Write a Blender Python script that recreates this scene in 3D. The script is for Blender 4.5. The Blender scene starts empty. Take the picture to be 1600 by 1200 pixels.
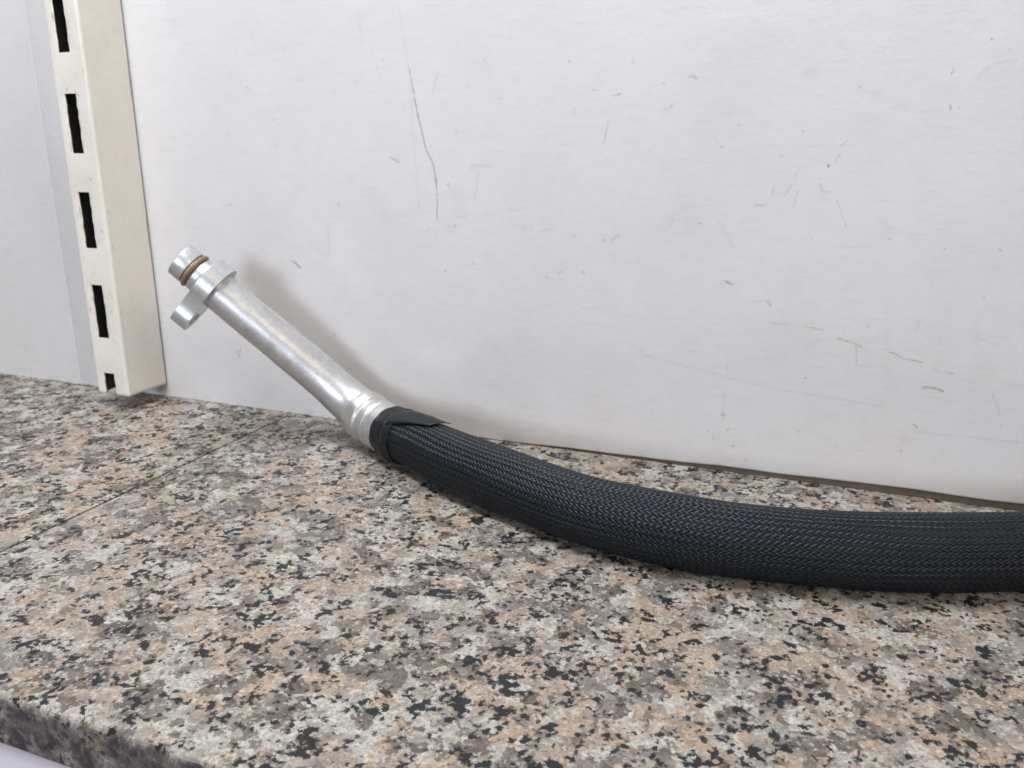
import bpy, bmesh, math, random
import numpy as np
from mathutils import Vector, Matrix

random.seed(4); np.random.seed(4)
sc = bpy.context.scene
col = sc.collection

# ------------------------------------------------------------------ camera
cam_d = bpy.data.cameras.new('camera'); cam = bpy.data.objects.new('camera', cam_d); col.objects.link(cam)
cr = Vector((0.9246, 0.3809, -0.0049)); cu = Vector((-0.1014, 0.2584, 0.9607)); cb = Vector((0.3672, -0.8878, 0.2775))
cam.matrix_world = Matrix(((cr.x, cu.x, cb.x, 0.0), (cr.y, cu.y, cb.y, -0.381), (cr.z, cu.z, cb.z, 0.150), (0, 0, 0, 1)))
cam_d.sensor_width = 36.0; cam_d.lens = 30.45
cam_d.clip_start = 0.01; cam_d.clip_end = 60
cam_d.dof.use_dof = True; cam_d.dof.focus_distance = 0.295; cam_d.dof.aperture_fstop = 30.0
sc.camera = cam

# ------------------------------------------------------------------ light
world = bpy.data.worlds.new('World'); sc.world = world; world.use_nodes = True
wbg = world.node_tree.nodes['Background']
wbg.inputs[0].default_value = (0.95, 0.95, 1.0, 1); wbg.inputs[1].default_value = 0.22

def area(name, loc, target, sx, sy, power, colour):
    d = bpy.data.lights.new(name, 'AREA'); d.shape = 'RECTANGLE'; d.size = sx; d.size_y = sy
    d.energy = power; d.color = colour
    o = bpy.data.objects.new(name, d); col.objects.link(o); o.location = loc
    o.rotation_euler = (Vector(target) - Vector(loc)).to_track_quat('-Z', 'Y').to_euler()
    return o
area('shop_window_light', (-0.22, -2.4, 0.66), (-0.2, 0, 0.08), 0.65, 0.50, 21, (0.85, 0.90, 1.0))
area('shelf_lamp', (-0.33, -0.19, 0.76), (-0.18, -0.05, 0), 0.45, 0.16, 6.5, (0.95, 0.965, 1.0))
area('warm_room_light', (1.55, -1.0, 1.1), (-0.3, 0, 0.05), 1.1, 0.5, 13, (1.0, 0.86, 0.69))

sc.view_settings.view_transform = 'Standard'; sc.view_settings.look = 'None'
sc.view_settings.exposure = 0.08; sc.view_settings.gamma = 1.0; sc.view_settings.use_curve_mapping = False
sc.cycles.max_bounces = 5
sc.cycles.use_adaptive_sampling = True; sc.cycles.adaptive_threshold = 0.02

# ------------------------------------------------------------------ node helpers
class NT:
    def __init__(self, name):
        self.m = bpy.data.materials.new(name); self.m.use_nodes = True
        self.t = self.m.node_tree; self.n = self.t.nodes; self.l = self.t.links
        self.b = self.n['Principled BSDF']
    def new(self, typ, **kw):
        n = self.n.new(typ)
        for k, v in kw.items(): setattr(n, k, v)
        return n
    def put(self, sock, v):
        if isinstance(v, bpy.types.NodeSocket): self.l.new(v, sock)
        else: sock.default_value = v
    def math(self, op, a, b=0.0, c=None, clamp=False):
        n = self.new('ShaderNodeMath', operation=op, use_clamp=clamp)
        self.put(n.inputs[0], a); self.put(n.inputs[1], b)
        if c is not None: self.put(n.inputs[2], c)
        return n.outputs[0]
    def vmath(self, op, a, b):
        n = self.new('ShaderNodeVectorMath', operation=op)
        self.put(n.inputs[0], a)
        if op == 'SCALE': self.put(n.inputs['Scale'], b)
        else: self.put(n.inputs[1], b)
        return n.outputs[0]
    def noise(self, vec, scale, detail=2.0, rough=0.5, colour=False):
        n = self.new('ShaderNodeTexNoise'); self.put(n.inputs['Vector'], vec)
        n.inputs['Scale'].default_value = scale; n.inputs['Detail'].default_value = detail; n.inputs['Roughness'].default_value = rough
        return n.outputs['Color' if colour else 'Fac']
    def voro(self, vec, scale, out='Color', feature='F1'):
        n = self.new('ShaderNodeTexVoronoi', feature=feature); self.put(n.inputs['Vector'], vec); n.inputs['Scale'].default_value = scale
        return n.outputs[out]
    def sep(self, c, i=0):
        n = self.new('ShaderNodeSeparateColor'); self.put(n.inputs[0], c); return n.outputs[i]
    def ramp(self, fac, stops, interp='LINEAR'):
        n = self.new('ShaderNodeValToRGB'); self.put(n.inputs[0], fac); e = n.color_ramp; e.interpolation = interp
        while len(e.elements) < len(stops): e.elements.new(0.5)
        for el, (p, c) in zip(e.elements, stops): el.position = p; el.color = (c[0], c[1], c[2], 1) if not isinstance(c, float) else (c, c, c, 1)
        return n.outputs[0]
    def mix(self, fac, a, b, blend='MIX'):
        n = self.new('ShaderNodeMix', data_type='RGBA', blend_type=blend)
        self.put(n.inputs[0], fac)
        for s, v in ((n.inputs[6], a), (n.inputs[7], b)):
            self.put(s, v if isinstance(v, bpy.types.NodeSocket) else (v[0], v[1], v[2], 1))
        return n.outputs[2]
    def coords(self, mm=True):
        g = self.new('ShaderNodeNewGeometry').outputs['Position']
        return self.vmath('SCALE', g, 1000.0) if mm else g
    def bump(self, height, strength, dist):
        n = self.new('ShaderNodeBump'); self.put(n.inputs['Height'], height)
        n.inputs['Strength'].default_value = strength; n.inputs['Distance'].default_value = dist
        self.l.new(n.outputs[0], self.b.inputs['Normal'])
    def set(self, **kw):
        for k, v in kw.items():
            s = self.b.inputs[k.replace('_', ' ')]
            if isinstance(v, tuple): v = (*v, 1) if len(v) == 3 else v
            self.put(s, v)

# ------------------------------------------------------------------ materials
def granite():
    n = NT('granite'); P = n.vmath('SCALE', n.coords(False), 980.0)
    w1 = n.vmath('SCALE', n.vmath('SUBTRACT', n.noise(P, 0.16, 2, .6, True), (.5, .5, .5)), 9.0)
    w2 = n.vmath('SCALE', n.vmath('SUBTRACT', n.noise(P, 0.75, 2, .65, True), (.5, .5, .5)), 3.2)
    Q = n.vmath('ADD', n.vmath('ADD', P, w1), w2)
    big = n.voro(Q, 1 / 8.5)
    pink, pale, taupe, grey = (.415, .322, .245), (.49, .47, .42), (.135, .112, .094), (.19, .172, .15)
    base = n.ramp(n.sep(big, 0), [(0, pink), (.30, (.375, .305, .24)), (.40, pale), (.63, (.34, .325, .285)), (.70, grey), (.82, taupe)], 'CONSTANT')
    mid = n.voro(Q, 1 / 3.6)
    inc = n.ramp(n.sep(mid, 1), [(0, pale), (.4, (.43, .375, .32)), (.62, taupe), (.8, (.255, .235, .215))], 'CONSTANT')
    base = n.mix(n.math('MULTIPLY', n.math('GREATER_THAN', n.sep(mid, 0), .62), .8), base, inc)
    soft = n.ramp(n.noise(n.vmath('ADD', P, (3., 9., 40.)),   .14, 2, .6), [(.36, (.40, .325, .26)), (.5, (.375, .35, .315)), (.64, (.29, .278, .257))])
    base = n.mix(.15, base, soft)
    # soft grain inside every crystal
    fine = n.sep(n.voro(Q, 1 / 1.3), 2)
    tone = n.math('MULTIPLY_ADD', fine, .34, .57)
    tone = n.math('MULTIPLY', tone, n.math('MULTIPLY_ADD', n.voro(Q, 1 / 3.6, 'Distance'), .26, .88))
    cl = n.noise(P, 0.9, 2, .7)
    tone = n.math('MULTIPLY', tone, n.math('MULTIPLY_ADD', cl, .9, .55))
    tn = n.new('ShaderNodeCombineColor'); [n.put(tn.inputs[i], tone) for i in range(3)]
    base = n.mix(1.0, base, tn.outputs[0], 'MULTIPLY')
    # brown-grey smoky quartz areas
    smoke = n.ramp(n.noise(n.vmath('ADD', P, (70., 11., 0.)), 0.11, 3, .65), [(.53, 0.0), (.60, 1.0)])
    base = n.mix(n.math('MULTIPLY', n.sep(smoke), .55), base, (.20, .18, .163))
    # black mica: small angular flakes gathered in clusters
    w3 = n.vmath('SCALE', n.vmath('SUBTRACT', n.noise(P, 1.3, 2, .6, True), (.5, .5, .5)), 1.7)
    Q3 = n.vmath('ADD', P, w3)
    fl = n.sep(n.voro(Q3, 1 / 1.75), 0)
    clump = n.noise(n.vmath('ADD', P, (13., 47., 5.)), 0.14, 3.5, .6)
    key = n.math('ADD', n.math('MULTIPLY', fl, .30), clump)
    blk = n.sep(n.ramp(key, [(.735, 0.0), (.75, 0.42), (.772, .5), (.786, 1.0)]))
    fl2 = n.sep(n.voro(n.vmath('ADD', Q3, (31., 7., 3.)), 1 / 1.25), 1)
    spk = n.math('GREATER_THAN', fl2, .975)
    dot = n.voro(n.vmath('ADD', Q3, (11., 3., 77.)), 1 / .8)
    base = n.mix(n.math('MULTIPLY', n.math('GREATER_THAN', n.sep(dot, 0), .955), .7), base, (.11, .085, .065))
    base = n.mix(n.math('MULTIPLY', n.math('GREATER_THAN', n.sep(dot, 1), .94), .45), base, (.55, .53, .49))
    blk = n.math('MAXIMUM', blk, n.math('MULTIPLY', spk, .9))
    base = n.mix(n.math('MULTIPLY', blk, .97), base, (.013, .0155, .018))
    # the front edge is darkened in mottled patches
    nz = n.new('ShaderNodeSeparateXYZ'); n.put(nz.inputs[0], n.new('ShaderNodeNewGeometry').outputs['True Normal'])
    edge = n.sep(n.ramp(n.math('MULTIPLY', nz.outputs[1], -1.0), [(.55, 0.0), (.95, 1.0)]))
    edge_dark = n.math('MULTIPLY', edge, n.math('MULTIPLY_ADD', n.noise(P, .16, 3, .65), 2.2, -.42), clamp=True)
    base = n.mix(edge_dark, base, (.036, .030, .033))
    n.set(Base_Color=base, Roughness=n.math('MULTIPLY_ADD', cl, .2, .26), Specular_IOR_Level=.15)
    return n.m

def wall_paint(name, colour, dirt):
    n = NT(name); P = n.coords()
    sm = n.sep(n.ramp(n.noise(P, .012, 5, .62), [(.42, 0.0), (.75, 1.0)]))
    c = n.mix(n.math('MULTIPLY', sm, .26), colour, dirt)
    sm2 = n.sep(n.ramp(n.noise(n.vmath('ADD', P, (90., 0., 31.)), .06, 5, .7), [(.55, 0.0), (.8, 1.0)]))
    c = n.mix(n.math('MULTIPLY', sm2, .16), c, (dirt[0] * .8, dirt[1] * .78, dirt[2] * .74))
    # sparse small grey scuffs
    st = n.vmath('MULTIPLY', P, (1.0, 1.0, .45))
    sc1 = n.sep(n.ramp(n.noise(st, .33, 3, .75), [(.70, 0.0), (.74, 1.0)]))
    gate = n.sep(n.ramp(n.noise(n.vmath('ADD', P, (5., 0., 60.)), .02, 2), [(.50, 0.0), (.62, 1.0)]))
    c = n.mix(n.math('MULTIPLY', n.math('MULTIPLY', sc1, gate), .22), c, (.30, .28, .25))
    hz = n.noise(n.vmath('MULTIPLY', P, (.25, 1.0, 1.6)), .30, 4, .7)
    c = n.mix(n.sep(n.ramp(hz, [(.5, 0.0), (.75, .16)])), c, (dirt[0] * .85, dirt[1] * .84, dirt[2] * .84))
    n.set(Base_Color=c, Roughness=n.math('MULTIPLY_ADD', n.noise(P, .03, 3), .12, .15), Specular_IOR_Level=.45)
    n.bump(n.math('ADD', n.noise(P, .42, 2, .5), n.math('MULTIPLY', n.noise(P, .05, 2), 3.0)), .35, .00022)
    return n.m

def aluminium(name, colour, rough, pits=.35):
    n = NT(name); P = n.coords()
    v = n.noise(P, .35, 5, .7)
    c = n.mix(v, tuple(x * .70 for x in colour), tuple(min(1, x * 1.20) for x in colour))
    bl = n.sep(n.ramp(n.noise(P, .10, 4, .65), [(.50, 0.0), (.68, .35)])); c = n.mix(bl, c, tuple(x * .62 for x in colour))
    pit = n.sep(n.ramp(n.noise(P, .55, 4, .7), [(.60, 0.0), (.68, 1.0)]))
    c = n.mix(n.math('MULTIPLY', pit, pits), c, (.36, .35, .34))
    n.set(Base_Color=c, Metallic=.78, Roughness=n.math('MULTIPLY_ADD', n.noise(P, .8, 4, .7), .22, rough - .1), Specular_IOR_Level=.5)
    n.bump(n.noise(P, .9, 4, .65), .22, .00035)
    return n.m

def plain(name, colour, rough, spec=.5, bump=None, metal=0.0, var=.12):
    n = NT(name); P = n.coords()
    c = n.mix(n.noise(P, .25, 4, .65), tuple(x * (1 - var) for x in colour), tuple(x * (1 + var) for x in colour))
    n.set(Base_Color=c, Roughness=rough, Specular_IOR_Level=spec, Metallic=metal)
    if bump: n.bump(n.noise(P, bump[0], 3), bump[1], bump[2])
    return n.m

def mark_mat(name, colours):
    n = NT(name); P = n.coords()
    a = n.new('ShaderNodeAttribute', attribute_name='fade').outputs['Fac']
    t = n.new('ShaderNodeAttribute', attribute_name='tone').outputs['Fac']
    br = n.sep(n.ramp(n.noise(P, 1.1, 3, .7), [(.36, 0.05), (.60, 1.0)]))
    n.set(Base_Color=n.mix(t, colours[0], colours[1]), Roughness=.6, Alpha=n.math('MULTIPLY', n.math('MULTIPLY', a, br), .64, clamp=True))
    return n.m

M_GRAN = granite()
M_WALL = wall_paint('white_panel_paint', (.795, .79, .80), (.57, .53, .49))
M_CREAM = wall_paint('cream_upright_paint', (.80, .775, .71), (.55, .48, .34))
M_ALU = aluminium('dull_aluminium', (.61, .61, .62), .40, .8)
M_FER = aluminium('crimped_aluminium', (.58, .575, .565), .44, .6)
M_ALU2 = aluminium('machined_aluminium', (.62, .635, .645), .36, .2)
M_TAPE = plain('black_tape', (.007, .008, .0095), .46, .32, (1.2, .2, .0003), var=.3)
M_RUB = plain('black_rubber', (.010, .011, .012), .6, .4)
M_ORING = plain('amber_rubber', (.20, .13, .06), .36, .5)
M_GRIME = plain('grimy_sealant', (.15, .13, .105), .8, .2, (.8, .5, .0006), var=.4)
M_JOINT = plain('dirty_joint', (.07, .058, .045), .8, .2, var=.4)
M_CHANNEL_SHADE = plain('channel_shade', (.06, .064, .068), .7, .3)  # dark colour standing in for the shade inside the hollow upright
M_LEDGE = plain('white_shelf_paint', (.40, .385, .44), .4, .4, var=.06)
M_MARK = mark_mat('scuff_dirt', ((.20, .19, .185), (.30, .26, .20)))
M_CHIP = mark_mat('rust_fleck', ((.16, .13, .09), (.28, .21, .10)))
def braid_mat():
    n = NT('braided_monofilament'); P = n.coords()
    v = n.noise(P, .5, 3, .7)
    c = n.mix(v, (.003, .0042, .0064), (.0085, .0105, .0145))
    dust = n.sep(n.ramp(n.noise(P, .06, 4, .6), [(.5, 0.0), (.75, 1.0)]))
    c = n.mix(n.math('MULTIPLY', dust, .25), c, (.02, .021, .024))
    n.set(Base_Color=c, Roughness=.42, Specular_IOR_Level=.34, Specular_Tint=(.82, .90, 1.0))
    return n.m
M_BRAID = braid_mat()

# ------------------------------------------------------------------ object helpers
def link(name, me, mat, parent=None):
    o = bpy.data.objects.new(name, me); col.objects.link(o)
    if mat: me.materials.append(mat)
    if parent: o.parent = parent
    return o
def empty(name, loc, parent=None):
    o = bpy.data.objects.new(name, None); col.objects.link(o); o.location = loc; o.empty_display_size = .02
    return o
def attach(o, parent):
    bpy.context.view_layer.update(); o.parent = parent; o.matrix_parent_inverse = parent.matrix_world.inverted(); return o
def from_bm(name, bm, mat, parent=None, smooth=None):
    me = bpy.data.meshes.new(name); bmesh.ops.recalc_face_normals(bm, faces=bm.faces[:]); bm.to_mesh(me); bm.free()
    o = link(name, me, mat)
    if smooth is not None:
        for p in me.polygons: p.use_smooth = True
        me.set_sharp_from_angle(angle=math.radians(smooth))
    if parent: attach(o, parent)
    return o
def box(name, lo, hi, mat, parent=None, bevel=0.0, seg=3):
    bm = bmesh.new(); bmesh.ops.create_cube(bm, size=1)
    for v in bm.verts: v.co = Vector([lo[i] + (v.co[i] + .5) * (hi[i] - lo[i]) for i in range(3)])
    if bevel: bmesh.ops.bevel(bm, geom=bm.edges[:], offset=bevel, segments=seg, affect='EDGES', profile=.5)
    return from_bm(name, bm, mat, parent, 35)
def grid_mesh(name, V, wrap, mat, parent=None, smooth=50, caps=False):
    """V: array (stations, ring, 3)"""
    S, K, _ = V.shape; F = []
    kk = K if wrap else K - 1
    for i in range(S - 1):
        for j in range(kk):
            a = i * K + j; b = i * K + (j + 1) % K
            F.append((a, b, b + K, a + K))
    if caps: F.append(tuple(range(K))[::-1]); F.append(tuple((S - 1) * K + j for j in range(K)))
    me = bpy.data.meshes.new(name); me.from_pydata(V.reshape(-1, 3).tolist(), [], F)
    bm = bmesh.new(); bm.from_mesh(me); bmesh.ops.recalc_face_normals(bm, faces=bm.faces[:]); bm.to_mesh(me); bm.free()
    for p in me.polygons: p.use_smooth = True
    me.set_sharp_from_angle(angle=math.radians(smooth))
    o = link(name, me, mat)
    if parent: attach(o, parent)
    return o

def marks_object(name, marks, to3d, mat, parent, grow=1.0):
    """soft-edged streaks of dirt lying on a surface; marks = (points, half width mm, strength, tone)"""
    V, F, A, T = [], [], [], []
    rnd = random.Random(7)
    for pts, hw, al, tone in marks:
        al = al * (.55 if (hw > .8 and grow == 1.0) else 1.0)
        P = [Vector(q) for q in pts]; hw = hw * 1e-3 * grow
        L = []
        for a, b in zip(P, P[1:]):
            n = max(1, int((b - a).length / .0025))
            for i in range(n): L.append(a.lerp(b, i / n))
        L.append(P[-1])
        d0 = (L[0] - L[1]).normalized() * hw * .9; d1 = (L[-1] - L[-2]).normalized() * hw * .9
        L = [L[0] + d0] + L + [L[-1] + d1]
        base = len(V)
        for i, q in enumerate(L):
            t = (L[min(i + 1, len(L) - 1)] - L[max(i - 1, 0)]).normalized(); nn = Vector((-t.y, t.x))
            wv = hw * rnd.uniform(.7, 1.25); q = q + nn * rnd.uniform(-.12, .12) * hw
            end = i in (0, len(L) - 1)
            for k, (o_, f_) in enumerate(((-1.3, 0), (-.45, .9), (.45, .9), (1.3, 0))):
                V.append(to3d(q + nn * o_ * wv)); A.append(0 if end else f_ * al * rnd.uniform(.75, 1.1)); T.append(tone)
        for i in range(len(L) - 1):
            for k in range(3):
                a = base + i * 4 + k; F.append((a, a + 1, a + 5, a + 4))
    me = bpy.data.meshes.new(name); me.from_pydata(V, [], F)
    for nm, D in (('fade', A), ('tone', T)):
        at = me.attributes.new(nm, 'FLOAT', 'POINT'); at.data.foreach_set('value', [float(x) for x in D])
    o = link(name, me, mat); o['kind'] = 'stuff'; attach(o, parent); return o

# ------------------------------------------------------------------ granite top (two slabs with a joint)
JX, FY = -0.2910, -0.2436
top = empty('countertop', (0, FY, -.016)); top['kind'] = 'structure'
def slab(x0, x1):
    bm = bmesh.new(); bmesh.ops.create_cube(bm, size=1)
    lo, hi = (x0, FY, -.016), (x1, .03, 0.0)
    for v in bm.verts: v.co = Vector([lo[i] + (v.co[i] + .5) * (hi[i] - lo[i]) for i in range(3)])
    fr = [e for e in bm.edges if all(abs(v.co.y - FY) < 1e-6 and v.co.z > -.001 for v in e.verts)]
    bmesh.ops.bevel(bm, geom=fr, offset=.0028, segments=5, affect='EDGES', profile=.5)
    sd = [e for e in bm.edges if all(v.co.z > -1e-6 for v in e.verts) and abs(e.verts[0].co.x - e.verts[1].co.x) < 1e-6]
    bmesh.ops.bevel(bm, geom=sd, offset=.00035, segments=2, affect='EDGES', profile=.5)
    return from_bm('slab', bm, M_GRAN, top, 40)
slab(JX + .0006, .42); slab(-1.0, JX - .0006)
box('joint_filler', (JX - .00058, FY + .004, -.0155), (JX + .00058, .0295, -.0006), M_JOINT, top)

ledge = box('shelf_board', (-1.0, FY - .055, -.036), (.42, .03, -.0162), M_LEDGE, None, .0012)
ledge['label'] = 'pale painted shelf board under the granite at the lower left corner'; ledge['category'] = 'shelf'

# ------------------------------------------------------------------ wall panels
wall = empty('wall', (-.2, 0, 0)); wall['kind'] = 'structure'
def panel(x0, x1, gap0, gap1):
    """board whose lower edge runs slightly out of level"""
    bm = bmesh.new(); N = 60; rows = []
    for i in range(N + 1):
        f = i / N; x = x0 + (x1 - x0) * f
        g = gap0 + (gap1 - gap0) * min(1, max(0, (f - .18) / .32)) + .00018 * math.sin(x * 90) + .00012 * math.sin(x * 310)
        r = .0009
        prof = [(.012, g), (r, g)] + [(r - r * math.sin(a), g + r - r * math.cos(a)) for a in (math.pi / 6, math.pi / 3, math.pi / 2)] + [(0, .6), (.012, .6)]
        rows.append([bm.verts.new((x, y, z)) for y, z in prof])
    for a, b in zip(rows, rows[1:]):
        for k in range(len(a)): bm.faces.new((a[k], a[(k + 1) % len(a)], b[(k + 1) % len(a)], b[k]))
    bm.faces.new(rows[0]); bm.faces.new(rows[-1][::-1])
    return from_bm('panel', bm, M_WALL, wall, 40)
panel(-.3925, .42, -.0012, .0033); panel(-1.0, -.39255, -.0012, -.0012)
box('sealant_strip', (-1.0, .0008, .0001), (.42, .011, .0048), M_GRIME, wall)

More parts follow.
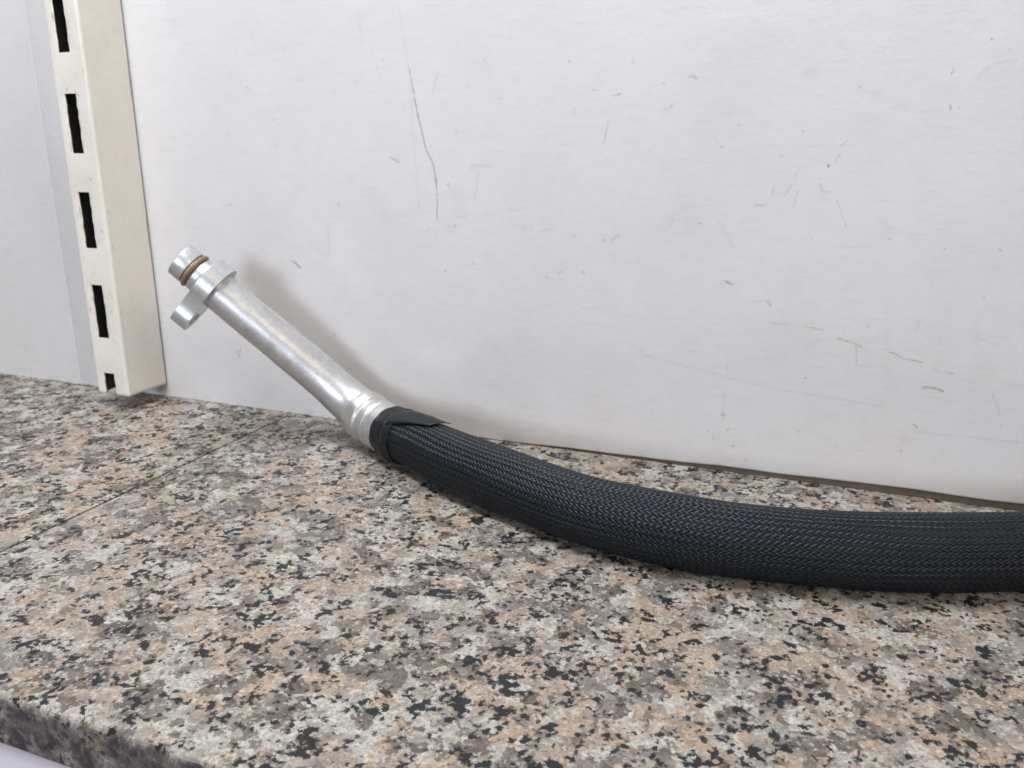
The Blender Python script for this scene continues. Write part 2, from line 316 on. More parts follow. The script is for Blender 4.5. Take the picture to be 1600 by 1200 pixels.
MARKS = [
    ([(-0.2088, 0.1797), (-0.2073, 0.1706), (-0.2055, 0.1598), (-0.2035, 0.1521), (-0.2015, 0.1433), (-0.1976, 0.1356), (-0.1964, 0.1277), (-0.1961, 0.1198), (-0.1967, 0.1095)], 0.46, 0.85, 0),
    ([(-0.2133, 0.2076), (-0.2117, 0.194), (-0.2101, 0.1856), (-0.2089, 0.1781), (-0.2084, 0.1587), (-0.2076, 0.1411), (-0.2068, 0.1276), (-0.2062, 0.115)], 0.36, 0.22, 0),
    ([(-0.235, 0.2004), (-0.2336, 0.1913)], 0.4, 0.2, 0),
    ([(-0.229, 0.1905), (-0.2246, 0.1754)], 0.4, 0.2, 0),
    ([(-0.2211, 0.1393), (-0.2166, 0.1371)], 0.62, 0.7, 0),
    ([(-0.284, 0.0856), (-0.2815, 0.0844), (-0.2787, 0.0824)], 0.75, 0.75, 0),
    ([(-0.178, 0.135), (-0.1724, 0.1358), (-0.1678, 0.1355)], 1.35, 0.4, 1),
    ([(-0.1743, 0.1325), (-0.1751, 0.1259), (-0.1764, 0.1208)], 0.42, 0.35, 0),
    ([(-0.1192, 0.1684), (-0.117, 0.1676)], 0.39, 0.55, 0),
    ([(-0.1087, 0.1655), (-0.1055, 0.1669)], 0.39, 0.55, 0),
    ([(-0.1019, 0.1784), (-0.1004, 0.1798)], 0.38, 0.55, 0),
    ([(-0.1333, 0.0875), (-0.1315, 0.0884)], 0.42, 0.55, 0),
    ([(-0.127, 0.1608), (-0.127, 0.1583)], 0.4, 0.55, 0),
    ([(-0.1934, 0.0845), (-0.1923, 0.0858)], 0.44, 0.55, 0),
    ([(-0.1113, 0.1556), (-0.1123, 0.1506), (-0.1132, 0.146)], 0.39, 0.4, 0),
    ([(-0.158, 0.1165), (-0.1543, 0.1157)], 0.54, 0.28, 0),
    ([(-0.1857, 0.1116), (-0.181, 0.1119)], 0.55, 0.28, 0),
    ([(-0.1435, 0.1059), (-0.1376, 0.1081)], 0.53, 0.28, 0),
    ([(-0.1513, 0.1082), (-0.1465, 0.1086)], 0.54, 0.28, 0),
    ([(-0.1705, 0.1827), (-0.1691, 0.1801)], 0.52, 0.28, 0),
    ([(-0.2235, 0.1839), (-0.2212, 0.1845)], 0.55, 0.28, 0),
    ([(-0.1791, 0.1721), (-0.1784, 0.1704)], 0.53, 0.28, 0),
    ([(-0.1851, 0.152), (-0.1855, 0.1499)], 0.54, 0.28, 0),
    ([(-0.1902, 0.1265), (-0.1894, 0.1274)], 0.55, 0.28, 0),
    ([(-0.2596, 0.1063), (-0.2602, 0.0902)], 0.6, 0.28, 0),
    ([(-0.1971, 0.1693), (-0.1937, 0.1777)], 0.54, 0.28, 0),
    ([(-0.204, 0.1034), (-0.2006, 0.1053)], 0.57, 0.28, 0),
    ([(-0.1082, 0.1038), (-0.1069, 0.1049), (-0.1053, 0.106)], 0.86, 0.6, 0),
    ([(-0.1124, 0.104), (-0.1116, 0.103)], 0.64, 0.5, 0),
    ([(-0.1779, 0.0898), (-0.1774, 0.089)], 0.5, 0.55, 0),
    ([(-0.1398, 0.0858), (-0.1393, 0.085)], 0.48, 0.55, 0),
    ([(-0.1218, 0.0887), (-0.1213, 0.0879)], 0.47, 0.55, 0),
    ([(-0.1267, 0.1052), (-0.1262, 0.1045)], 0.47, 0.55, 0),
    ([(-0.1871, 0.1079), (-0.1866, 0.1071)], 0.49, 0.55, 0),
    ([(-0.1301, 0.1806), (-0.1296, 0.1799)], 0.45, 0.55, 0),
    ([(-0.1556, 0.1485), (-0.1552, 0.1477)], 0.47, 0.55, 0),
    ([(-0.1632, 0.1658), (-0.1627, 0.1651)], 0.47, 0.55, 0),
    ([(-0.2893, 0.1577), (-0.2888, 0.1569)], 0.52, 0.55, 0),
    ([(-0.2526, 0.1165), (-0.2521, 0.1157)], 0.52, 0.55, 0),
    ([(-0.1858, 0.1246), (-0.1841, 0.1178), (-0.1848, 0.1127)], 4.29, 0.16, 0),
    ([(-0.1921, 0.1074), (-0.1876, 0.1046)], 2.48, 0.16, 0),
    ([(-0.2695, 0.1109), (-0.2624, 0.108)], 2.64, 0.12, 0),
    ([(-0.2977, 0.1013), (-0.2758, 0.0895)], 1.69, 0.12, 0),
    ([(-0.0771, 0.1726), (-0.0756, 0.1727), (-0.0738, 0.1717)], 0.8, 0.5, 0),
    ([(-0.0884, 0.1702), (-0.0874, 0.1701)], 0.49, 0.45, 0),
    ([(-0.0866, 0.1596), (-0.0851, 0.1604), (-0.0834, 0.1611)], 1.08, 0.5, 0),
    ([(-0.031, 0.173), (-0.029, 0.1724), (-0.0264, 0.1718)], 2.28, 0.32, 1),
    ([(0.0211, 0.1706), (0.022, 0.1727)], 0.31, 0.5, 0),
    ([(0.0301, 0.1691), (0.0321, 0.1721), (0.0376, 0.1744), (0.042, 0.1751)], 0.82, 0.32, 0),
    ([(0.0222, 0.1599), (0.0225, 0.1581)], 0.48, 0.8, 0),
    ([(0.0252, 0.1589), (0.0262, 0.159)], 0.48, 0.4, 0),
    ([(-0.0195, 0.1369), (-0.0188, 0.1374)], 0.57, 0.85, 0),
    ([(-0.0154, 0.1445), (-0.0129, 0.1468)], 0.38, 0.4, 0),
    ([(-0.0149, 0.142), (-0.0166, 0.139)], 0.51, 0.35, 0),
    ([(-0.0327, 0.1293), (-0.035, 0.1249)], 0.4, 0.28, 0),
    ([(-0.0301, 0.127), (-0.0312, 0.1201)], 0.4, 0.28, 0),
    ([(-0.0396, 0.129), (-0.0402, 0.1243)], 0.4, 0.28, 0),
    ([(-0.0306, 0.1351), (-0.0322, 0.1317)], 0.39, 0.28, 0),
    ([(-0.0148, 0.1239), (-0.0099, 0.1125)], 0.39, 0.28, 0),
    ([(-0.0216, 0.13), (-0.0207, 0.1267), (-0.0176, 0.1267)], 0.39, 0.45, 0),
    ([(-0.0472, 0.1206), (-0.0424, 0.1209)], 0.43, 0.4, 0),
    ([(-0.0612, 0.1133), (-0.0578, 0.1083), (-0.055, 0.1028)], 0.96, 0.25, 0),
    ([(-0.0698, 0.1126), (-0.0689, 0.1123)], 0.5, 0.5, 0),
    ([(0.0062, 0.1089), (0.0069, 0.1087)], 0.46, 0.5, 0),
    ([(0.0267, 0.1056), (0.0274, 0.1054)], 0.45, 0.5, 0),
    ([(-0.038, 0.1408), (-0.0372, 0.1406)], 0.47, 0.5, 0),
    ([(-0.0625, 0.1446), (-0.0617, 0.1443)], 0.48, 0.5, 0),
    ([(-0.0108, 0.1672), (-0.0101, 0.1669)], 0.45, 0.5, 0),
    ([(0.0457, 0.1063), (0.0463, 0.1061)], 0.44, 0.5, 0),
    ([(0.033, 0.1826), (0.0336, 0.1823)], 0.42, 0.5, 0),
    ([(0.0392, 0.1788), (0.0399, 0.1786)], 0.42, 0.5, 0),
    ([(-0.0304, 0.1507), (-0.0296, 0.1504)], 0.46, 0.5, 0),
    ([(-0.0562, 0.1532), (-0.0554, 0.1529)], 0.48, 0.5, 0),
    ([(-0.0568, 0.0878), (-0.0538, 0.0868)], 0.61, 0.6, 0),
    ([(-0.0957, 0.1652), (-0.0938, 0.1662)], 0.41, 0.3, 0),
    ([(-0.0823, 0.1113), (-0.081, 0.1127), (-0.0814, 0.1142)], 0.34, 0.35, 0),
    ([(-0.0576, 0.0885), (-0.0542, 0.0869)], 0.56, 0.45, 0),
    ([(-0.0388, 0.0803), (-0.0372, 0.0787)], 0.77, 0.45, 0),
    ([(-0.0319, 0.0768), (-0.0308, 0.076)], 0.55, 0.4, 0),
    ([(-0.0357, 0.0711), (-0.0292, 0.071)], 0.41, 0.4, 0),
    ([(-0.0223, 0.0705), (-0.0179, 0.0701), (-0.015, 0.0695)], 0.43, 0.4, 0),
    ([(-0.009, 0.0666), (-0.0036, 0.0653), (0.0007, 0.0638)], 0.48, 0.4, 0),
    ([(0.0115, 0.0625), (0.0143, 0.062), (0.0172, 0.0602), (0.0209, 0.0599), (0.0241, 0.0592)], 0.4, 0.65, 0),
    ([(0.0283, 0.0575), (0.0316, 0.0561)], 0.37, 0.25, 0),
    ([(0.0331, 0.056), (0.0363, 0.0557)], 0.52, 0.4, 0),
    ([(0.0257, 0.0489), (0.0297, 0.049), (0.0334, 0.048)], 0.53, 0.7, 0),
    ([(-0.0016, 0.0634), (-0.0005, 0.0552)], 0.32, 0.5, 0),
    ([(-0.0003, 0.0552), (0.0061, 0.0564)], 0.81, 0.18, 0),
    ([(-0.0543, 0.0388), (-0.0542, 0.0241)], 0.52, 0.25, 0),
    ([(-0.0547, 0.0277), (-0.0536, 0.0274)], 0.87, 0.75, 0),
    ([(-0.0537, 0.0511), (-0.0542, 0.0476)], 0.37, 0.4, 0),
    ([(-0.0521, 0.0207), (-0.0515, 0.0205)], 0.58, 0.7, 0),
    ([(0.0238, 0.0324), (0.0257, 0.0316)], 0.64, 0.6, 0),
    ([(-0.0177, 0.0644), (-0.0172, 0.0649)], 0.49, 0.5, 0),
    ([(-0.0293, 0.0586), (-0.0287, 0.0591)], 0.5, 0.5, 0),
    ([(0.0202, 0.02), (0.0207, 0.0205)], 0.49, 0.5, 0),
    ([(-0.0053, 0.0189), (-0.0047, 0.0194)], 0.5, 0.5, 0),
    ([(-0.0216, 0.0234), (-0.0211, 0.0239)], 0.51, 0.5, 0),
    ([(0.0108, 0.0402), (0.0113, 0.0407)], 0.48, 0.5, 0),
    ([(0.0461, 0.0391), (0.0466, 0.0396)], 0.47, 0.5, 0),
    ([(-0.0207, 0.0479), (-0.0201, 0.0484)], 0.5, 0.5, 0),
    ([(-0.0492, 0.0128), (-0.0486, 0.0134)], 0.52, 0.5, 0),
    ([(0.0019, 0.0725), (0.0024, 0.073)], 0.48, 0.5, 0),
    ([(0.0552, 0.0359), (0.0556, 0.0363)], 0.46, 0.5, 0),
    ([(-0.0921, 0.0685), (-0.0914, 0.069)], 0.52, 0.5, 0),
    ([(-0.0937, 0.0535), (-0.0931, 0.054)], 0.53, 0.5, 0),
    ([(-0.0609, 0.0184), (-0.0602, 0.0189)], 0.53, 0.5, 0),
    ([(-0.0583, 0.0156), (-0.0577, 0.0161)], 0.53, 0.5, 0),
    ([(0.0429, 0.087), (0.0434, 0.0874)], 0.45, 0.5, 0),
    ([(-0.0432, 0.0068), (-0.0426, 0.0074)], 0.52, 0.5, 0),
    ([(-0.0936, 0.0519), (-0.056, 0.0454), (-0.0288, 0.0416), (0.0103, 0.039)], 0.57, 0.18, 0),
    ([(0.0253, 0.0291), (0.0432, 0.0297), (0.0631, 0.0296)], 0.53, 0.22, 0),
    ([(0.0505, 0.0502), (0.0548, 0.0406)], 0.57, 0.2, 0),
    ([(0.0421, 0.0722), (0.0439, 0.0706)], 2.03, 0.22, 0),
    ([(0.0099, 0.0736), (0.0104, 0.0624)], 1.58, 0.15, 0),
    ([(0.0106, 0.0583), (0.0135, 0.0483)], 3.2, 0.12, 0),
    ([(0.0212, 0.0769), (0.0203, 0.0724)], 0.78, 0.22, 0),
    ([(-0.0468, 0.0797), (-0.0398, 0.0802)], 0.55, 0.15, 0),
    ([(-0.3266, 0.0323), (-0.3249, 0.0314), (-0.3247, 0.0291)], 0.94, 0.8, 0),
    ([(-0.3236, 0.0348), (-0.3239, 0.0322)], 0.54, 0.6, 0),
    ([(-0.3036, 0.174), (-0.3025, 0.1727)], 0.52, 0.6, 0),
    ([(-0.2674, 0.0398), (-0.2663, 0.0385)], 0.55, 0.6, 0),
    ([(-0.2603, 0.0482), (-0.2592, 0.0468)], 0.55, 0.6, 0),
    ([(-0.2819, 0.086), (-0.2808, 0.0847)], 0.54, 0.6, 0),
    ([(-0.1907, 0.1269), (-0.1897, 0.1257)], 0.49, 0.6, 0),
    ([(-0.3216, 0.1147), (-0.3204, 0.1134)], 0.55, 0.6, 0),
]

marks_object('scuff_marks', MARKS, lambda q: (q.x, -.00012, q.y), M_MARK, wall)
rnd = random.Random(21); extra = []
for i in range(70):
    x, z = rnd.uniform(-.39, .07), rnd.uniform(.006, .26)
    a = rnd.gauss(1.2, .8); l = rnd.uniform(.0005, .004)
    extra.append((((x, z), (x + l * math.cos(a), z + l * math.sin(a))), rnd.uniform(.15, .42), rnd.uniform(.05, .22), rnd.choice((0, 0, 1))))
for i in range(30):
    x, z = rnd.uniform(-.7, -.42), rnd.uniform(.01, .24)
    a = rnd.gauss(1.2, .8); l = rnd.uniform(.0005, .003)
    extra.append((((x, z), (x + l * math.cos(a), z + l * math.sin(a))), rnd.uniform(.15, .4), rnd.uniform(.05, .2), 0))
marks_object('fine_specks', extra, lambda q: (q.x, -.0001, q.y), M_MARK, wall)

# ------------------------------------------------------------------ slotted upright
UX0, UX1, UY, UZ0, UZ1 = -.4035, -.3800, -.0300, .0080, .60
up = empty('slotted_upright', (-.392, -.015, UZ0))
up['label'] = 'cream metal slotted shelving upright on the wall left of the pipe'; up['category'] = 'shelf upright'
SX0, SX1 = -.3972, -.3890
slots = [(UZ0 - 1, .0205)] + [(.0410 + .0501 * k, .0710 + .0501 * k) for k in range(11)]
def upright_body():
    r = .0016; prof = [(UX0, -.0012), (UX0, UY + r)]
    for a in (30, 60): prof.append((UX0 + r - r * math.cos(math.radians(a)), UY + r - r * math.sin(math.radians(a))))
    prof += [(UX0 + r, UY), (SX0, UY), (SX1, UY), (UX1 - r, UY)]
    for a in (30, 60): prof.append((UX1 - r + r * math.sin(math.radians(a)), UY + r - r * math.cos(math.radians(a))))
    prof += [(UX1, UY + r), (UX1, -.0012)]
    k_slot = prof.index((SX0, UY))
    zs = sorted({UZ0, UZ1, *[z for s in slots for z in s if UZ0 < z < UZ1], *[a + (b - a) * q / 10 for a, b in slots[1:6] for q in range(1, 10)], *[.0095, .012, .0145, .0175]})
    bm = bmesh.new(); jr = random.Random(9)
    rows = [[bm.verts.new((x + (jr.uniform(-.00022, .00030) if k in (k_slot, k_slot + 1) and z not in (UZ0, UZ1) else 0), y, z)) for k, (x, y) in enumerate(prof)] for z in zs]
    for i in range(len(zs) - 1):
        zm = (zs[i] + zs[i + 1]) / 2
        for k in range(len(prof) - 1):
            if k == k_slot and any(a < zm < b for a, b in slots): continue
            bm.faces.new((rows[i][k], rows[i][k + 1], rows[i + 1][k + 1], rows[i + 1][k]))
    o = from_bm('channel', bm, M_CREAM, up, 35)
    m = o.modifiers.new('sheet', 'SOLIDIFY'); m.thickness = .0014; m.offset = -1; o.data.materials.append(M_CHANNEL_SHADE); m.material_offset = 1  # inner sheet faces take the dark colour, so shade is painted in
    wn = o.modifiers.new('normals', 'WEIGHTED_NORMAL'); wn.keep_sharp = True; wn.weight = 100
    return o
upright_body()
box('flange', (-.4512, -.0004, UZ0 - .006), (-.4037, -.00015, UZ1), M_WALL, up, .0003, 2)
box('shade_plate', (-.4018, -.0035, UZ0 + .0005), (-.3816, -.0012, UZ1), M_CHANNEL_SHADE, up)  # added dark plate, paints the shade seen through the slots
box('end_cap', (UX0 + .0016, UY + .0016, UZ1 - .004), (UX1 - .0016, -.0036, UZ1 - .001), M_CHANNEL_SHADE, up)
flecks = [(-0.382, 0.1816, 3, 0.6), (-0.3949, 0.1726, 3, 0.6), (-0.3872, 0.1699, 3, 0.5), (-0.3865, 0.1273, 3, 0.6), (-0.4005, 0.0565, 4, 0.7), (-0.3856, 0.0562, 4, 0.7), (-0.3835, 0.0999, 3, 0.6), (-0.384, 0.0662, 3, 0.4), (-0.3944, 0.0774, 2, 0.4), (-0.384, 0.0392, 2, 0.5), (-0.3976, 0.0288, 2, 0.4)]
rnd = random.Random(3); fm = []
for x, z, wd, a in flecks:
    an = rnd.uniform(0, 3); fm.append((((x, z), (x + .0016 * math.cos(an), z + .0016 * math.sin(an))), wd * .25, a, rnd.choice((0, 1))))
for s0, s1 in slots[1:6]:
    for k in range(9):
        z = rnd.uniform(s0, s1); x = rnd.choice((SX0 - .0003, SX1 + .0003)); fm.append((((x, z), (x, z + rnd.uniform(.0006, .003))), rnd.uniform(.25, .6), rnd.uniform(.35, .8), rnd.choice((0, 1))))
for i in range(30):
    z = rnd.uniform(.01, .24); x = rnd.choice((rnd.uniform(-.402, -.398), rnd.uniform(-.388, -.3825))); fm.append((((x, z), (x + rnd.uniform(-.0008, .0008), z + rnd.uniform(.0004, .002))), rnd.uniform(.2, .5), rnd.uniform(.15, .5), 1))
marks_object('paint_chips', fm, lambda q: (q.x, UY - .00008, q.y), M_CHIP, up)
fs = []
for i in range(45):
    y, z = rnd.uniform(-.027, -.002), rnd.uniform(.01, .24); l = rnd.uniform(.0005, .003)
    fs.append((((y, z), (y + rnd.uniform(-.0005, .0005), z + l)), rnd.uniform(.2, .5), rnd.uniform(.08, .3), 1))
for z in (.088, .094, .10, .17, .175, .182, .035, .04): fs.append((((-.0016, z), (-.0015, z + .006)), .35, .5, 0))
for i in range(14):
    z = rnd.uniform(.012, .11); fs.append((((-.0274, z), (-.0274, z + rnd.uniform(.001, .003))), .35, rnd.uniform(.2, .55), 1))
marks_object('paint_chips', fs, lambda q: (UX1 + .00008, q.x, q.y), M_CHIP, up)

# ------------------------------------------------------------------ pipe and hose: one spine
KEY = [(-.3127, -.0498, .0917), (-.2925, -.0432, .0730), (-.2723, -.0366, .0544), (-.2520, -.0300, .0356), (-.2400, -.0280, .0252),
       (-.2310, -.0279, .0190), (-.2217, -.0312, .0152), (-.2100, -.0368, .0136), (-.1997, -.0419, .0130), (-.1813, -.0507, .0130), (-.1551, -.0646, .0130),
       (-.1257, -.0776, .0130), (-.0939, -.0897, .0130), (-.0681, -.0947, .0130), (-.0404, -.0963, .0130), (-.0174, -.0938, .0131),
       (.0056, -.0889, .0132), (.0283, -.0818, .0133), (.0584, -.0688, .0135), (.0794, -.0575, .0135), (.105, -.046, .0135), (.14, -.037, .0135), (.19, -.033, .0135), (.25, -.033, .0135)]
def spine():
    K = np.array(KEY); T = np.concatenate([[0], np.cumsum(np.linalg.norm(np.diff(K, axis=0), axis=1) ** .5)])
    out = []
    for i in range(len(K) - 1):
        p1, p2 = K[i], K[i + 1]; p0 = K[i - 1] if i else 2 * p1 - p2; p3 = K[i + 2] if i + 2 < len(K) else 2 * p2 - p1
        for t in np.linspace(0, 1, 40, endpoint=False):
            out.append(.5 * ((2 * p1) + (p2 - p0) * t + (2 * p0 - 5 * p1 + 4 * p2 - p3) * t * t + (-p0 + 3 * p1 - 3 * p2 + p3) * t ** 3))
    out.append(K[-1]); out = np.array(out)
    for _ in range(30): out[1:-1] = .25 * out[:-2] + .5 * out[1:-1] + .25 * out[2:]
    s = np.concatenate([[0], np.cumsum(np.linalg.norm(np.diff(out, axis=0), axis=1))])
    return s, out
S_, P_ = spine(); SMAX = S_[-1]
def along(s):
    s = np.asarray(s, float); f = lambda q: np.stack([np.interp(q, S_, P_[:, i]) for i in range(3)], -1)
    p = f(s); e = .0008; t = f(np.minimum(s + e, SMAX)) - f(np.maximum(s - e, 0)); t /= np.linalg.norm(t, axis=-1, keepdims=True)
    # extrapolate before the start along the straight pipe
    side = np.cross(t, np.array([0, 0, 1.0])); side /= np.linalg.norm(side, axis=-1, keepdims=True)   # faces the camera side
    upv = np.cross(side, t)
    return p, t, side, upv
def s_of(pt): return float(S_[np.argmin(np.linalg.norm(P_ - np.array(pt), axis=1))])
def sweep(name, prof, mat, parent, ring=64, smooth=40, wob=None, caps=True):
    s = np.array([a for a, _ in prof]); r = np.array([b for _, b in prof]); p, t, sd, upv = along(s)
    ph = np.linspace(0, 2 * np.pi, ring, endpoint=False)
    R = np.repeat(r[:, None], ring, 1)
    if wob is not None: R = R + wob(s[:, None], ph[None, :])
    V = p[:, None] + R[..., None] * (np.cos(ph)[None, :, None] * sd[:, None] + np.sin(ph)[None, :, None] * upv[:, None])
    return grid_mesh(name, V, True, mat, parent, smooth, caps)
def rounded(pts, r=.0005, n=3):
    """round the corners of an (s, r) profile"""
    out = [pts[0]]
    for a, b, c in zip(pts, pts[1:], pts[2:]):
        a, b, c = map(np.array, (a, b, c)); l1, l2 = np.linalg.norm(a - b), np.linalg.norm(c - b)
        k = min(r, .45 * l1, .45 * l2); p0 = b + (a - b) / l1 * k; p1 = b + (c - b) / l2 * k
        for t in np.linspace(0, 1, n + 1): out.append(tuple((1 - t) ** 2 * p0 + 2 * t * (1 - t) * b + t * t * p1))
    out.append(pts[-1]); return out

hose = empty('air_conditioning_hose', (-.03, -.09, 0))
hose['label'] = 'aluminium pipe with flanged end crimped to a black braided hose on granite'; hose['category'] = 'hose'

s_fer0 = s_of((-.2290, -.0283, .0178)); s_tape0 = s_of((-.2040, -.0397, .0132)); s_tape1 = s_tape0 + .0142
FR = .0119
# end spigot, groove, collar in front of the flange
sweep('spigot', rounded([(.0000, .0060), (.0000, .0088), (.0068, .0088), (.0068, .0074), (.0105, .0074), (.0105, .0085), (.0138, .0088), (.0152, .0098), (.0160, .0098)], .0004), M_ALU2, hose, 72, 35)
# o-ring
def torus(name, s0, R, r, mat):
    p, t, sd, upv = [a[0] for a in along([s0])]; A = np.linspace(0, 2 * np.pi, 64, endpoint=False); B = np.linspace(0, 2 * np.pi, 14, endpoint=False)
    V = np.zeros((65, 14, 3))
    for i in range(65):
        a = A[i % 64]; e = np.cos(a) * sd + np.sin(a) * upv
        V[i] = p + e * (R + r * np.cos(B))[:, None] + t * (r * np.sin(B))[:, None]
    return grid_mesh(name, V, True, mat, hose, 80)
torus('o_ring', .0088, .0085, .00100, M_ORING)
# flange plate with a bolt ear
def flange():
    p, t, sd, upv = [Vector(a[0]) for a in along([.0152])]
    e = Vector((-.5547, -.4476, -.698)); e = (e - t * e.dot(t)).normalized(); f = t.cross(e)
    R0, R1, D = .0130, .0072, .0185
    pts = []
    for a in np.linspace(52, 308, 34): pts.append((R0 * math.cos(math.radians(a)), R0 * math.sin(math.radians(a))))
    ear = [(D + R1 * math.cos(math.radians(a)), R1 * math.sin(math.radians(a))) for a in np.linspace(-100, 100, 20)]
    pts = pts + [(.0135, -.0082)] + ear + [(.0135, .0082)]
    bm = bmesh.new(); T = .0084
    lo = [bm.verts.new(p + e * x + f * y) for x, y in pts]
    hole = [bm.verts.new(p + e * (D + .0036 * math.cos(a)) + f * (.0036 * math.sin(a))) for a in np.linspace(0, 2 * math.pi, 20, endpoint=False)]
    ed = [bm.edges.new((l[i], l[(i + 1) % len(l)])) for l in (lo, hole) for i in range(len(l))]
    bmesh.ops.triangle_fill(bm, edges=ed, use_beauty=True)
    ex = bmesh.ops.extrude_face_region(bm, geom=bm.faces[:] )
    bmesh.ops.translate(bm, verts=[v for v in ex['geom'] if isinstance(v, bmesh.types.BMVert)], vec=t * T)
    o = from_bm('flange', bm, M_ALU2, hose, 30)
    b = o.modifiers.new('edge', 'BEVEL'); b.width = .0007; b.segments = 3; b.limit_method = 'ANGLE'; b.angle_limit = math.radians(45)
    return o
flange()
# pipe
ss = np.linspace(.0228, s_fer0 + .003, 70)
def tube_r(s):
    f = np.clip((s - (s_fer0 - .022)) / .022, 0, 1); return .0095 + .0006 * np.clip(s / .08, 0, 1) + .0008 * f * f * (3 - 2 * f)
sweep('pipe', [(s, tube_r(s)) for s in ss], M_ALU, hose, 72, 60,
      lambda s, ph: .00004 * np.sin(s * 260 + 2 * np.sin(ph)) * np.cos(ph * 2 + s * 90) + .00010 * np.exp(-((s - .066) / .004) ** 2) * np.cos(ph - 1.0) * -.6)
# crimped ferrule
L = s_tape0 + .004 - s_fer0
fp = [(0, .0100), (.0003, .0112), (.0014, .0120), (.0050, .0125), (.0108, .0124), (.0122, .0112), (.0142, .0111), (.0158, .0122), (.0186, .0122), (.0198, .0116), (.0212, .0116), (.0222, .0121), (.0230, .0121), (L, .0119)]
fp = [q for q in fp if q[0] <= L]
sweep('ferrule', rounded([(s_fer0 + a, b) for a, b in fp], .0012, 5), M_FER, hose, 80, 50,
      lambda s, ph: .00016 * np.cos(8 * ph) * (np.sin((s - s_fer0) * 260) > .2) + .00008 * np.sin(5 * ph + s * 700))
# rubber hose inside the sleeve
def sleeve_r(s, ph):
    f = np.clip((s - s_tape1) / .05, 0, 1); f = f * f * (3 - 2 * f); g = np.clip((s - s_tape1 - .16) / .12, 0, 1)
    R = .0119 + .0008 * f + .0004 * g
    fade = np.exp(-np.maximum(s - s_tape1, 0) / .035)
    R = R + fade * .00030 * np.cos(11 * ph + 1.0) * (1 - np.exp(-np.maximum(s - s_tape1, 0) / .006))
    # loose fold of the sleeve along its lower front, bending round to the underside
    c0 = -.62 - .35 * np.clip((s - s_tape1) / .20, 0, 1); d = np.angle(np.exp(1j * (ph - c0)))
    amp = .0011 * np.clip((s - s_tape1) / .03, 0, 1) * np.clip(1.4 - (s - s_tape1) / .16, .25, 1)
    R = R + amp * np.exp(-(d / .26) ** 2) - amp * .6 * np.exp(-((d + .62) / .30) ** 2)
    c1 = 1.1; d1 = np.angle(np.exp(1j * (ph - c1)))
    R = R + .00035 * np.exp(-(d1 / .3) ** 2) * np.sin(s * 40) + .00018 * np.sin(s * 75 + 2 * ph)
    return R
sv = np.linspace(s_tape0 + .001, SMAX, 160)
sweep('inner_hose', [(s, 0.0) for s in sv], M_RUB, hose, 48, 80, lambda s, ph: sleeve_r(s, ph) - .00075 + 0 * s)
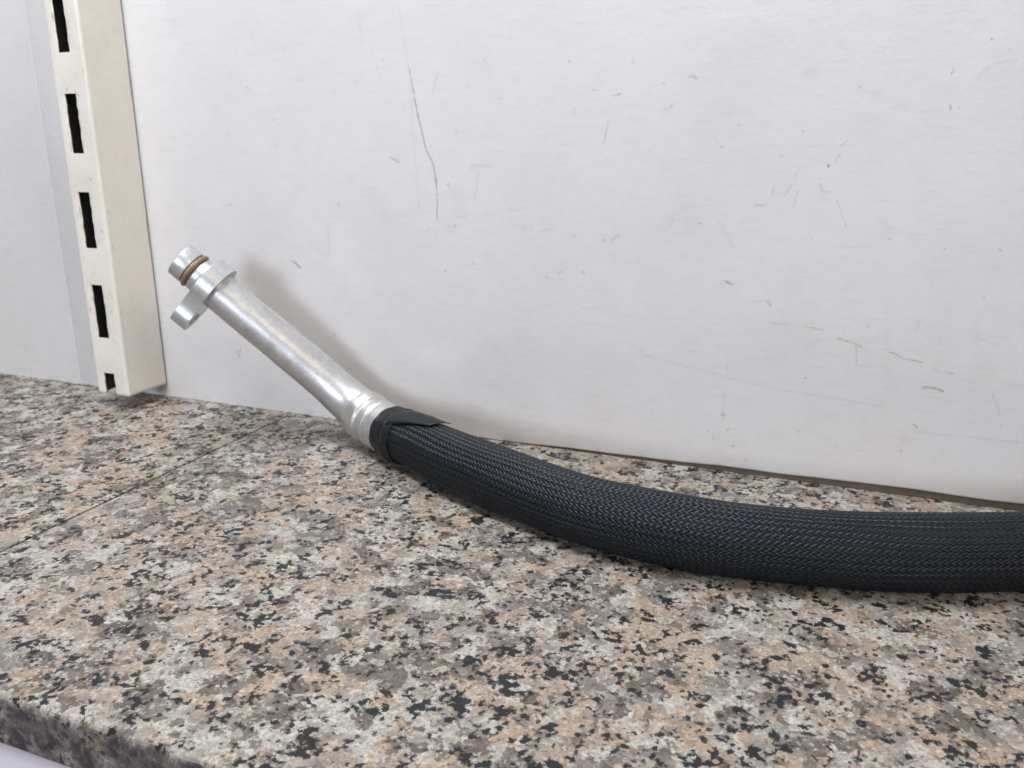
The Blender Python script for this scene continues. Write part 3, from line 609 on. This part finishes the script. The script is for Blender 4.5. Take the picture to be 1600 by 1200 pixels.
# braided sleeve: two families of strands, two over two under
def braid():
    N = 62; C = 2 * math.pi * .0129; tan = .57
    du = 2 * math.pi / (2 * N); dv = C / (2 * N * tan); s0, s1 = s_tape1 - .004, SMAX - .0005
    n = int((s1 - s0) / dv); SUB = 2
    k = np.arange(0, n * SUB + 1) / SUB
    s = s0 + k * dv; p, t, sd, upv = along(s)
    tilt = math.atan(tan); W = .5 * (C / N) * math.cos(tilt) * .85
    offs = np.array([-1, -.45, .45, 1.0]); dome = np.array([-.16, .04, .04, -.16]) * 1e-3
    Vs, Fs, base = [], [], 0
    rnd = np.random.RandomState(5)
    for fam in (1, -1):
        for i in range(N):
            j = rnd.uniform(-.10, .10)
            ph = (2 * i + j) * du + fam * k * du
            tph = (2 * i + fam * k)
            hgt = fam * np.cos((tph - .5) * math.pi / 2) * .00025
            # ribbon across direction: perpendicular to the strand on the surface
            w = W * (1 + rnd.uniform(-.06, .06))
            ring = np.zeros((len(k), 4, 3))
            for q in range(4):
                a = offs[q] * w
                php = ph + a * math.cos(tilt) / .0129; sp = s - fam * a * math.sin(tilt)
                wob = .035 * np.sin(sp * 38 + 2 * php) + .02 * np.sin(sp * 95 - 3 * php + 1.0)
                sp = sp + .0006 * np.sin(3 * php + sp * 55) + .0004 * np.sin(5 * php - sp * 130)
                php = php + wob
                R = sleeve_r(sp, php) + hgt + dome[q]
                pc = p + t * (sp - s)[:, None]
                ring[:, q] = pc + R[:, None] * (np.cos(php)[:, None] * sd + np.sin(php)[:, None] * upv)
            ring[..., 2] = np.maximum(ring[..., 2], .00012)
            Vs.append(ring.reshape(-1, 3))
            idx = base + np.arange((len(k) - 1))[:, None] * 4 + np.arange(3)[None, :]
            q4 = np.stack([idx, idx + 1, idx + 5, idx + 4], -1).reshape(-1, 4)
            Fs.append(q4 if fam > 0 else q4); base += len(k) * 4
    V = np.concatenate(Vs); F = np.concatenate(Fs)
    me = bpy.data.meshes.new('braided_sleeve'); me.vertices.add(len(V)); me.vertices.foreach_set('co', V.ravel().astype(np.float32))
    me.loops.add(F.size); me.loops.foreach_set('vertex_index', F.ravel().astype(np.int32))
    me.polygons.add(len(F)); me.polygons.foreach_set('loop_start', (np.arange(len(F)) * 4).astype(np.int32))
    me.polygons.foreach_set('use_smooth', np.ones(len(F), bool)); me.update(calc_edges=True); me.validate()
    o = link('braided_sleeve', me, M_BRAID); o['kind'] = 'stuff'; attach(o, hose); return o
braid()
# tape wound over the end of the sleeve
def tape():
    prof = [(s_tape0, .0117), (s_tape0, .0125), (s_tape0 + .0035, .0128), (s_tape0 + .0055, .0128), (s_tape0 + .0060, .01325), (s_tape0 + .0095, .0132), (s_tape0 + .0100, .0128), (s_tape1 - .0006, .0128), (s_tape1, .0126), (s_tape1, .0120)]
    o = sweep('tape', rounded(prof, .0004, 3), M_TAPE, hose, 96, 40, lambda s, ph: .00014 * np.sin(3 * ph + s * 800) + .00012 * np.sin(9 * ph + s * 1300) + .00006 * np.sin(17 * ph - s * 2100), caps=False)
    # loose end lifting off the top
    ns, nw = 26, 7; V = np.zeros((ns, nw, 3))
    for a in range(ns):
        f = a / (ns - 1)
        for b in range(nw):
            g = b / (nw - 1)
            s = s_tape1 - .006 + f * .030 + .004 * (g - .5) * f
            ph = 1.15 + .50 * f + (g - .5) * (.95 - .25 * f)
            lift = .0009 + .0011 * math.sin(f * 3.0) * (.3 + g) + .0008 * abs(((f * 2.2 + g * .5) % 1) - .5) * f + .0009 * max(0, f - .75) * 4 * g
            p, t, sd, upv = [q[0] for q in along([s])]
            V[a, b] = p + (float(sleeve_r(np.array(s), np.array(ph))) + lift) * (math.cos(ph) * sd + math.sin(ph) * upv)
    fl = grid_mesh('loose_end', V, False, M_TAPE, None, 40)
    m = fl.modifiers.new('thickness', 'SOLIDIFY'); m.thickness = .00022
    attach(fl, o)
tape()
